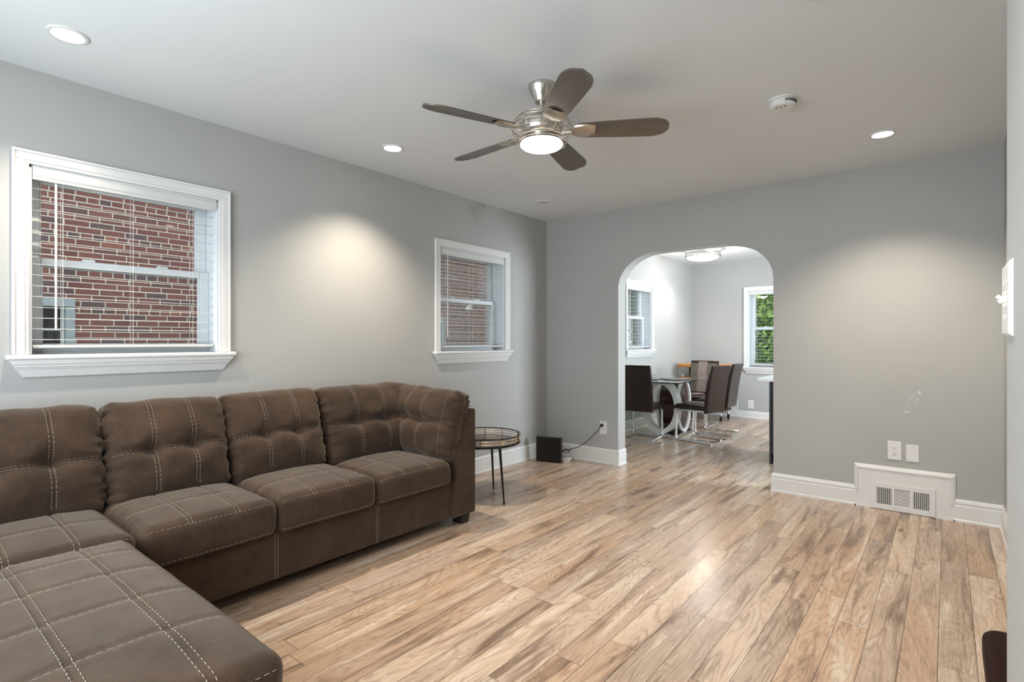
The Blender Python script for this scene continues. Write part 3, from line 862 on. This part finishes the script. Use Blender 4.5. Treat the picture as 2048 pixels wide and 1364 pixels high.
# back cushions: u = y, v = up (reclined), w = towards the room
REC = math.radians(17)
def back_front(lines, seed, hv=-.02):
    def front(U, V):
        f = .055*(1-abs(U)**2.4)*(1-abs(V)**2.2)+.012*(1-V*V)
        g = gauss(V-hv, .09)
        f -= .022*g*(1-abs(U)**4)
        for q in lines:
            f -= .038*gauss(U-q, .17)*gauss(V-hv, .22)
            f -= .006*gauss(U-q, .035)
        f += .006*noise.noise(Vector((U*2.2+seed*7, V*2.6, seed)))
        return f
    return front
for i in range(4):
    y0, y1 = YS[i]+(.03 if i == 0 else 0), YS[i+1]
    if i == 0: y1 = -3.897; y0 = -4.47
    if i == 1: y0, y1 = -3.893, -3.372
    if i == 2: y0, y1 = -3.368, -2.822
    if i == 3: y0, y1 = -2.818, -2.175
    half = ((y1-y0)/2, .245, .088)
    yc = (y0+y1)/2
    cen = Vector((.285, yc, .655))
    vd = Vector((-math.sin(REC), 0, math.cos(REC))); wd = Vector((math.cos(REC), 0, math.sin(REC)))
    def xf(p, cen=cen, vd=vd, wd=wd):
        return cen+Vector((0, 1, 0))*p[0]+vd*p[1]+wd*p[2]
    a, b, c = half
    ln = (-.32, .34)
    st = []
    for q in ln:
        for d in (-.0075, .0075): st.append([(q*a+d, b, c-.03), (q*a+d, b-.02, c), (q*a+d, -b*.8, c)])
    for d in (-.006, .006): st.append([(-a*.95, -.02*b+d, c), (a*.95, -.02*b+d, c)])
    st.append([(-a+.02, b, c-.035), (a-.02, b, c-.035)])
    cushion('back_cushion', sofa, half, .05, xf, back_front(ln, i), st, wr=.017, seed=20+i, all_bulge=.004)
# cushion against the arm: front faces -y
half = (.375, .222, .075)
r2 = math.radians(14)
vd2 = Vector((.04, math.sin(r2), math.cos(r2))).normalized(); ud2 = Vector((1, 0, 0)); ud2 = (ud2-vd2*ud2.dot(vd2)).normalized(); wd2 = ud2.cross(vd2)
cen2 = Vector((.485, -2.165, .655))
def xf2(p): return cen2+ud2*p[0]+vd2*p[1]+wd2*p[2]
a, b, c = half
ln = (-.1, .30)
st = []
for q in ln:
    for d in (-.0075, .0075): st.append([(q*a+d, b, c-.03), (q*a+d, b-.02, c), (q*a+d, -b*.85, c)])
for d in (-.006, .006): st.append([(-a*.95, .02*b+d, c), (a*.80, .02*b+d, c)])
for q in (.82,): st.append([(q*a, b, c-.02), (q*a, b-.02, c), (q*a, -b*.95, c)])
st.append([(a, b-.02, .0), (a, -b+.02, 0)])
cushion('arm_cushion', sofa, half, .05, xf2, back_front(ln, 8, .02), st, wr=.018, seed=31, all_bulge=.006)
# chaise
m = MB().box(.86, 2.03, -4.50, -3.945, .07, .33); m.build('chaise_base', 'sofa', sofa, bevel=.012, seg=3)
x0, x1, y0, y1, z0, z1 = .84, 2.055, -4.505, -3.94, .30, .448
half = ((x1-x0)/2, (y1-y0)/2, (z1-z0)/2)
cc = Vector(((x0+x1)/2, (y0+y1)/2, (z0+z1)/2))
def xfc(p): return cc+Vector(p)
def frontc(U, V):
    f = .030*(1-abs(U)**4)*(1-abs(V)**2.6)
    for q in (-.28, .41): f -= .007*gauss(V-q, .035)
    for q in (-.93, -.66, -.30, .10, .51): f -= .004*gauss(U-q, .018)
    return f
a, b, c = half
st = []
for q in (-.28, .41):
    for d in (-.010, .010): st.append([(-a+.02, q*b+d, c), (a-.02, q*b+d, c), (a, q*b+d, c-.02)])
for x in (.93, 1.045, 1.27, 1.51, 1.765):
    q = (x-cc.x); st.append([(q, -b+.02, c), (q, b-.03, c), (q, b, c-.03)])
st.append([(a, -b+.02, c-.028), (a, b-.02, c-.028)])
cushion('chaise_cushion', sofa, half, .05, xfc, frontc, st, wr=.004, seed=44, all_bulge=.004)

# ---------------------------------------------------------------- side table
tx, ty = .531, -1.582
tb = thing('side_table', (tx, ty, 0), 'round black side table with a brass gallery rail, beside the sofa arm', 'side table')
m = MB().lathe([(0, .420), (.283, .420), (.287, .424), (.287, .432), (.283, .434), (0, .434)], (tx, ty, 0), 64); m.build('tray', 'blackmetal', tb, smooth=True)
MB().lathe([(0, .434), (.276, .434), (.276, .437), (0, .437)], (tx, ty, 0), 64).build('mirror_top', 'traymirror', tb, smooth=True)
m = MB().lathe([(.281, .482), (.287, .482), (.287, .489), (.281, .489)], (tx, ty, 0), 64, True)
for k in range(3):
    a = math.radians(-61+120*k)
    p = Vector((tx+.285*math.cos(a), ty+.285*math.sin(a), 0)); tv = Vector((-math.sin(a), math.cos(a), 0)); nv = Vector((math.cos(a), math.sin(a), 0))
    m.add([p+tv*s_*.013+nv*n_*.002+Vector((0, 0, z)) for z in (.43, .487) for s_, n_ in ((-1, -1), (1, -1), (1, 1), (-1, 1))], [(0, 1, 2, 3), (7, 6, 5, 4), (0, 4, 5, 1), (1, 5, 6, 2), (2, 6, 7, 3), (3, 7, 4, 0)])
m.build('rim', 'blackmetal', tb, smooth=True)
m = MB()
for z in (.4505, .4705): m.torus((tx, ty, z), .283, .0024, 64, 6)
for k in range(12):
    a = 2*PI*k/12+.15
    m.tube([(tx+.283*math.cos(a), ty+.283*math.sin(a), .434), (tx+.283*math.cos(a), ty+.283*math.sin(a), .483)], .0028, 6)
    for z in (.4505, .4705): m.lathe([(0, -.004), (.0045, -.002), (.0045, .002), (0, .004)], (tx+.283*math.cos(a), ty+.283*math.sin(a), z), 8)
m.build('gallery_rail', 'gold', tb, smooth=True)
for fxx, fyy in ((.442, -1.358), (.77, -1.617), (.382, -1.771)):
    d = Vector((fxx-tx, fyy-ty, 0))
    m = MB().tube([(tx+d.x*.80, ty+d.y*.80, .421), (fxx, fyy, .012)], .011, 10, r_end=.006)
    m.lathe([(0, 0), (.007, .002), (.009, .008), (.007, .015), (0, .017)], (fxx, fyy, 0), 10)
    m.build('leg', 'blackmetal', tb, smooth=True)

# ---------------------------------------------------------------- black box in the corner, cord, cables
bx = thing('router_box', (.235, -.30, 0), 'flat black square box standing on edge on the floor in the far corner', 'box')
e = Vector((.253, .066, 0)); e.normalize(); nrm = Vector((e.y, -e.x, 0))
p0 = Vector((.108, -.335, 0))
def bxf(p): return p0+e*p[0]+nrm*-p[1]+Vector((0, 0, p[2]))
m = MB(bxf).box(0, .262, 0, .045, .004, .245); m.build('body', 'black', bx, bevel=.005)
m = MB(bxf).box(.012, .250, -.003, .001, .016, .233); m.build('front_panel', 'black', bx, bevel=.002)
for q in (.02, .2):
    m = MB(bxf).box(q, q+.04, .01, .035, 0, .006); m.build('rubber_foot', 'dark', bx)
def bez(p, n=14):
    p = [Vector(q) for q in p]; out = []
    P = [p[0]]+p+[p[-1]]
    for i in range(1, len(P)-2):
        for k in range(n):
            t = k/n; a, b_, c_, d = P[i-1], P[i], P[i+1], P[i+2]
            out.append(.5*((2*b_)+(-a+c_)*t+(2*a-5*b_+4*c_-d)*t*t+(-a+3*b_-3*c_+d)*t**3))
    out.append(p[-1]); return out
pc = thing('power_cord', (.42, -.08, 0), 'black power cord from the socket left of the arch down to the black box', 'cord')
m = MB().tube(bez([(.668, -.022, .371), (.62, -.05, .30), (.53, -.09, .20), (.45, -.12, .145), (.38, -.15, .12), (.335, -.20, .115)]), .0035, 8); m.build('cable', 'black', pc, smooth=True)
m = MB().box(.655, .681, -.030, -.007, .360, .384); m.tube([(.668, -.028, .371), (.664, -.05, .362)], .006, 8, r_end=.004); m.build('plug', 'black', pc, bevel=.004)
m = MB().tube(bez([(.40, -.14, .128), (.37, -.16, .112), (.35, -.17, .122), (.33, -.20, .10), (.30, -.262, .085)]), .007, 8); m.tube(bez([(.36, -.17, .115), (.39, -.16, .10), (.37, -.19, .095), (.34, -.2, .11)]), .003, 6); m.build('cord_bundle', 'black', pc, smooth=True)
cc_ = thing('cable_coil', (.33, -.15, 0), 'loose coil of pale cable lying behind the black box in the corner', 'cable')
m = MB()
rnd = random.Random(4)
for k in range(5):
    pts = []
    for q in range(28):
        a = 2*PI*q/28
        pts.append((.315+(.072+.006*k*.6)*math.cos(a)+.004*rnd.uniform(-1, 1), -.155+(.05+.004*k)*math.sin(a), .006+.008*k+.004*math.sin(a*2+k)))
    m.tube(pts, .0032, 6, loop=True)
m.tube(bez([(.38, -.16, .03), (.30, -.12, .06), (.2, -.18, .05), (.08, -.29, .06), (.06, -.31, .13), (.09, -.28, .17), (.15, -.25, .13)]), .003, 6)
m.tube(bez([(.2, -.2, .01), (.09, -.33, .004), (.06, -.35, .008), (.085, -.36, .03), (.13, -.28, .03)]), .003, 6)
m.build('cable', 'cord', cc_, smooth=True)

# ---------------------------------------------------------------- sockets, plates, switch
def outlet(name, xf, u, v, wd, ht, label, cat='wall socket', recept=True, group=None):
    root = thing(name, Vector(xf((u, v, 0))), label, cat, group=group)
    m = MB(xf).box(u-wd/2, u+wd/2, v-ht/2, v+ht/2, 0, .006); m.build('plate', 'plastic', root, bevel=.003)
    if recept:
        m = MB(xf).box(u-.017, u+.017, v-.034, v+.034, .004, .0085); m.build('receptacle', 'plastic', root, bevel=.002)
        for q in (-.018, .018):
            s = MB(xf)
            s.box(u-.0085, u-.006, v+q-.001, v+q+.008, .0075, .0088); s.box(u+.006, u+.0085, v+q-.001, v+q+.006, .0075, .0088)
            s.box(u-.0025, u+.0025, v+q-.012, v+q-.006, .0075, .0088)
            s.build('socket_slots', 'dark', root)
    for q in ((-.36, .36) if not recept else (0.43, -.43)):
        s = MB(xf).box(u-.003, u+.003, v+q*ht-.003, v+q*ht+.003, .005, .0068)
        s.build('screw', 'nickel', root, bevel=.001)
    return root
BX = lambda p: (p[0], -p[2], p[1])
outlet('wall_socket', BX, .677, .346, .078, .129, 'white wall socket left of the arch with the black cord plugged in')
outlet('wall_socket', BX, 2.985, .4235, .080, .132, 'white double socket on the wall above the floor register')
outlet('blank_plate', BX, 3.086, .416, .073, .117, 'plain white blank plate right of the double socket', 'wall plate', False)
outlet('wall_socket', FX, .914, .21, .082, .13, 'white wall socket on the dining room end wall below the window')
NW = lambda p: (3.357-p[2], p[0], p[1])
sw = thing('light_switch', (3.357, -3.345, 1.262), 'white light switch plate with toggles on the near wall at the right edge', 'light switch')
m = MB(NW)
def swp(u0, u1, v0, v1, w0, w1, ins):
    return [(u0, v0, w0), (u1, v0, w0), (u1, v1, w0), (u0, v1, w0), (u0+ins, v0+ins, w1), (u1-ins, v0+ins, w1), (u1-ins, v1-ins, w1), (u0+ins, v1-ins, w1)]
m.add(swp(-3.405, -3.275, 1.197, 1.327, 0, .007, .006), [(3, 2, 1, 0), (4, 5, 6, 7), (0, 1, 5, 4), (1, 2, 6, 5), (2, 3, 7, 6), (3, 0, 4, 7)])
m.build('plate', 'plastic', sw, bevel=.001)
for u in (-3.365, -3.317):
    m = MB(NW); m.box(u-.006, u+.006, 1.249, 1.275, .005, .0085); q = -.004 if u < -3.34 else .005; m.tube([(u, 1.262, .006), (u, 1.262+q*1.6, .0165)], .0046, 8, r_end=.0036); m.build('toggle', 'ivory', sw, smooth=True)
for u in (-3.365, -3.317):
    for v in (1.232, 1.292):
        m = MB(NW).box(u-.003, u+.003, v-.003, v+.003, .006, .008); m.build('screw', 'plastic', sw)

# ---------------------------------------------------------------- registers
def register(xf, u0, u1, v0, v1, label, full=True):
    root = thing('floor_register', Vector(xf(((u0+u1)/2, v0, 0))), label, 'air vent')
    W_ = u1-u0; fr_ = .026*(W_/.37)
    m = MB(xf)
    hy0, hy1 = v0+(v1-v0)*.20, v1-(v1-v0)*.17
    n = 3
    pw = (W_-2*fr_)/n; gapw = .018*(W_/.37)
    panels = [(u0+fr_+k*pw+gapw/2, u0+fr_+(k+1)*pw-gapw/2) for k in range(n)]
    holes = [(a, b, hy0, hy1) for a, b in panels]
    wall_grid(m, u0, u1, v0, v1, holes, .014, .022); m.box(u0, u1, v0, v1, .012, .0142)
    m.build('frame', 'plastic', root, bevel=.0015)
    d = MB(xf)
    for a, b in panels: d.box(a, b, hy0, hy1, .0142, .0150)
    d.build('duct_opening', 'slot', root)
    for k, (a, b) in enumerate(panels):
        l = MB(xf)
        if k == 1:
            c_ = 12; st_ = (hy1-hy0)/c_
            for q in range(c_):
                z = hy0+q*st_
                l.add([(a, z+st_*.05, .0212), (b, z+st_*.05, .0212), (b, z+st_*.50, .0172), (a, z+st_*.50, .0172), (a, z, .0202), (b, z, .0202), (b, z+st_*.45, .0162), (a, z+st_*.45, .0162)], [(0, 1, 2, 3), (7, 6, 5, 4), (0, 4, 5, 1), (2, 6, 7, 3), (1, 5, 6, 2), (3, 7, 4, 0)])
        else:
            c_ = 8; st_ = (b-a)/c_
            for q in range(c_):
                u = a+q*st_+st_*.15
                l.box(u, u+st_*.45, hy0, hy1, .0155, .021)
        l.build('louvre', 'plastic', root)
    for u in (u0+.012, u1-.012):
        s = MB(xf).lathe([(0, .0215), (.004, .0215), (.003, .0238), (0, .0238)], (u, (v0+v1)/2, 0), 8); s.build('screw', 'nickel', root)
    return root
register(BX, 2.847, 3.211, .004, .186, 'white floor register with slotted panels set in the baseboard right of the arch')
register(FX, .365, .59, .004, .13, 'white floor register behind the dining chairs on the end wall')

# ---------------------------------------------------------------- dining set
dt = thing('dining_table', (.49, 1.95, 0), 'glass-topped dining table on a white ring and dark wood pedestal', 'dining table')
m = MB().box(.03, .93, 1.22, 2.62, .706, .718); m.build('glass_top', 'tableglass', dt, bevel=.003)
def ell(cx, cz, a, b, n=56): return [(cx+a*math.cos(2*PI*k/n), cz+b*math.sin(2*PI*k/n)) for k in range(n)]
def ring(m, cu, cz, a, b, t, axis, p0, p1):
    n = 56; o_ = ell(cu, cz, a, b, n); i_ = ell(cu, cz, a-t, b-t, n)
    def P(q, h): return (q[0], h, q[1]) if axis == 1 else (h, q[0], q[1])
    secs = [[P(o_[k], p0), P(o_[k], p1), P(i_[k], p1), P(i_[k], p0)] for k in range(n)]
    m.loft(secs, loop=True)
m = MB(); ring(m, .50, .372, .242, .334, .055, 1, 1.71, 1.83); m.build('ring_pedestal', 'whitelac', dt, smooth=True)
for q in (.655, .395):
    m = MB(); ring(m, 2.06, .372, .22, .334, .034, 0, q, q+.03); m.build('side_ring', 'whitelac', dt, smooth=True)
m = MB().prism(ell(2.06, .372, .188, .302), 0, .42, .66); m.build('oval_panel', 'wenge', dt, smooth=True)
m = MB().box(.44, .64, 1.86, 2.24, .04, .16); m.build('pedestal_block', 'wenge', dt, bevel=.004)
m = MB().box(.20, .715, 1.64, 2.36, 0, .040); m.build('base_plate', 'steel', dt, bevel=.004)
def placemat(x, y, seed, label):
    rnd = random.Random(seed)
    root = thing('placemat', (x, y, .718), label, 'placemat', group='woven ring placemats on the dining table')
    m = MB()
    for i in range(46):
        for _ in range(20):
            px, py = rnd.uniform(-.17, .17), rnd.uniform(-.17, .17)
            if math.hypot(px, py) < .165: break
        m.torus((x+px, y+py, .722+.004*rnd.random()), rnd.uniform(.018, .034), .0032, 14, 5)
    m.build('woven_rings', 'mat', root, smooth=True)
placemat(.40, 1.52, 1, 'silver woven ring placemat at the near left of the glass dining table')
placemat(.68, 1.78, 2, 'silver woven ring placemat nearest the right-hand dining chairs')

def make_chair(loc, rz, label):
    root = lk(bpy.data.objects.new('dining_chair', None)); tag(root, label, 'dining chair', 'cantilever dining chairs round the table')
    root.location = loc; root.rotation_euler = (0, 0, rz)
    ORG[root.name] = Vector((0, 0, 0))
    W2 = .20
    # seat: side profile in (y,z), front is +y
    prof = [(-.20, .385), (.15, .385), (.205, .372), (.222, .385), (.215, .415), (.17, .440), (.05, .447), (-.20, .440)]
    m = MB().prism(prof, 0, -W2, W2); m.build('seat', 'leather', root, bevel=.012, seg=3, smooth=True, local=True)
    cen = [(-.195, .350), (-.205, .46), (-.222, .60), (-.25, .75), (-.292, .905)]
    th = [.045, .05, .05, .045, .036]
    secs = []
    for (y, z), t_ in zip(cen, th):
        secs.append([(-W2, y-t_/2, z), (W2, y-t_/2, z), (W2, y+t_/2, z), (-W2, y+t_/2, z)])
    m = MB().loft(secs); b = m.build('backrest', 'leather', root, bevel=.010, seg=3, smooth=True, local=True)
    secs = []; sec2 = []
    for (y, z), t_ in list(zip(cen, th))[1:]:
        z2 = min(z, .893)
        secs.append([(x_, y+t_/2+d_, z2) for x_, d_ in ((-W2+.012, -.004), (W2-.012, -.004), (W2-.012, .003), (-W2+.012, .003))])
        sec2.append([(x_, y+t_/2+d_, z2) for x_, d_ in ((-.045, -.004), (.085, -.004), (.085, .005), (-.045, .005))])
    MB().loft(secs).build('front_upholstery', 'facefab', root, local=True)
    MB().loft(sec2).build('stripe', 'stripe', root, local=True)
    MB().box(-.045, .085, -.12, .16, .444, .4495).build('seat_stripe', 'stripe', root, local=True)
    for s_ in (-1, 1):
        x = s_*.185
        pts = [(x, -.18, .372), (x, .10, .372)]
        for k in range(1, 6): a = k/5*PI/2; pts.append((x, .12+.06*math.sin(a), .312+.06*math.cos(a)))
        pts += [(x, .185, .20), (x, .19, .07)]
        for k in range(1, 6): a = k/5*PI/2; pts.append((x, .145+.045*math.cos(a), .057-.045*math.sin(a)))
        pts += [(x, .0, .0145), (x, -.25, .0145)]
        MB().tube(pts, .0145, 10).build('leg', 'chrome', root, smooth=True, local=True)
    m = MB().box(-.197, .197, -.275, -.235, 0, .024); m.build('rear_bar', 'chrome', root, bevel=.003, local=True)
    for q in (-.13, .06):
        m = MB().box(-.185, .185, q, q+.03, .366, .380); m.build('seat_rail', 'chrome', root, bevel=.003, local=True)
    return root
ch = make_chair((.375, 1.49, 0), math.radians(6), 'brown dining chair at the near end of the table, its back to the viewer')
dup(ch, (.955, 1.80, 0), math.radians(80), 'dark leather dining chair nearest the viewer on the right side of the table')
dup(ch, (.93, 2.44, 0), math.radians(91), 'dark leather dining chair farther back on the right side of the table')
dup(ch, (.535, 2.93, 0), math.radians(180), 'two-tone dining chair at the far end of the table, facing the viewer')

# ---------------------------------------------------------------- trolley, cable, peninsula
ca = thing('serving_cart', (.4, 3.65, 0), 'wood-topped serving cart on chrome posts in the dining room corner', 'serving cart')
cx0, cx1, cy0, cy1 = .04, .74, 3.43, 3.86
m = MB().box(cx0, cx1, cy0, cy1, .790, .838); m.build('top', 'cartwood', ca, bevel=.006)
for x in (cx0+.06, cx1-.06):
    for y in (cy0+.04, cy1-.04):
        l = MB().lathe([(0, .07), (.012, .07), (.012, .765), (.020, .768), (.020, .79), (0, .79)], (x, y, 0), 14).build('post', 'chrome', ca, smooth=True)
        MB().lathe([(0, -.011), (.033, -.011), (.033, .011), (0, .011)], (0, 0, 0), 18)
        cw = MB(lambda p, x=x, y=y: (x+p[2], y+p[0], .033+p[1])); cw.lathe([(0, -.011), (.031, -.011), (.033, -.006), (.033, .006), (.031, .011), (0, .011)], (0, 0, 0), 18)
        cw.box(-.008, .008, .0, .045, -.016, -.012); cw.box(-.008, .008, .0, .045, .012, .016); cw.box(-.012, .012, .036, .045, -.016, .016)
        cw.build('castor', 'blackmetal', l, smooth=True)
m = MB().box(cx0+.02, cx1-.02, cy0+.02, cy1-.02, .14, .165); m.build('lower_shelf', 'wenge', ca, bevel=.003)
m = MB().box(cx0+.03, cx1-.03, cy1-.05, cy1-.03, .165, .79); m.build('back_panel', 'wenge', ca, bevel=.002)
gl = MB()
gl.tube(bez([(.32, 3.66, .843), (.36, 3.62, .860), (.42, 3.60, .864), (.47, 3.62, .858), (.47, 3.68, .848), (.40, 3.70, .846), (.35, 3.69, .852), (.33, 3.64, .845), (.40, 3.60, .850), (.45, 3.63, .846)]), .004, 6)
tag(gl.build('coiled_cable', 'black', loc=(.4, 3.65, .838), smooth=True), 'black coiled cable lying on the serving cart top', 'cable')
ki = thing('kitchen_cabinet', (2.5, 1.3, 0), 'black kitchen base cabinet end at the right side of the arch', 'cabinet')
m = MB(); m.box(1.935, 3.2, 1.0, 1.60, .10, .80); m.box(1.935, 1.955, .985, 1.60, 0, .80); m.box(1.97, 3.2, 1.06, 1.60, 0, .10)
m.build('body', 'cabinet', ki, bevel=.002)
for k in range(2):
    a = 1.96+k*.62
    d = MB(); d.box(a, a+.61, .982, 1.0, .115, .79); d.build('door', 'cabinet', ki, bevel=.004)
ct = MB().box(1.842, 3.22, .93, 1.64, .801, .834)
tag(ct.build('countertop', 'counter', loc=(2.5, 1.3, .801), bevel=.004), 'white countertop slab on the black kitchen cabinet', 'countertop')

# ---------------------------------------------------------------- dark chest at the lower right
bn = thing('storage_ottoman', (3.45, -2.9, 0), 'dark red-brown leather ottoman half hidden by the near wall at the lower right', 'ottoman')
m = MB()
def rrect(x0, x1, y0, y1, r, n=8):
    pts = []
    for cx_, cy_, a0 in ((x1-r, y1-r, 0), (x0+r, y1-r, 90), (x0+r, y0+r, 180), (x1-r, y0+r, 270)):
        for k in range(n+1):
            a = math.radians(a0+90*k/n); pts.append((cx_+r*math.cos(a), cy_+r*math.sin(a)))
    return pts
m.prism(rrect(3.342, 3.525, -3.24, -2.715, .045), 2, .37, .44); m.build('lid', 'mahogany', bn, bevel=.018, seg=3, smooth=True)
m = MB().prism(rrect(3.350, 3.52, -3.23, -2.725, .04), 2, .02, .37); m.build('body', 'mahogany', bn, smooth=True)
for x, y in ((3.39, -3.17), (3.50, -3.17), (3.39, -2.78), (3.50, -2.78)):
    m = MB().box(x-.02, x+.02, y-.02, y+.02, 0, .02); m.build('foot', 'foot', bn)
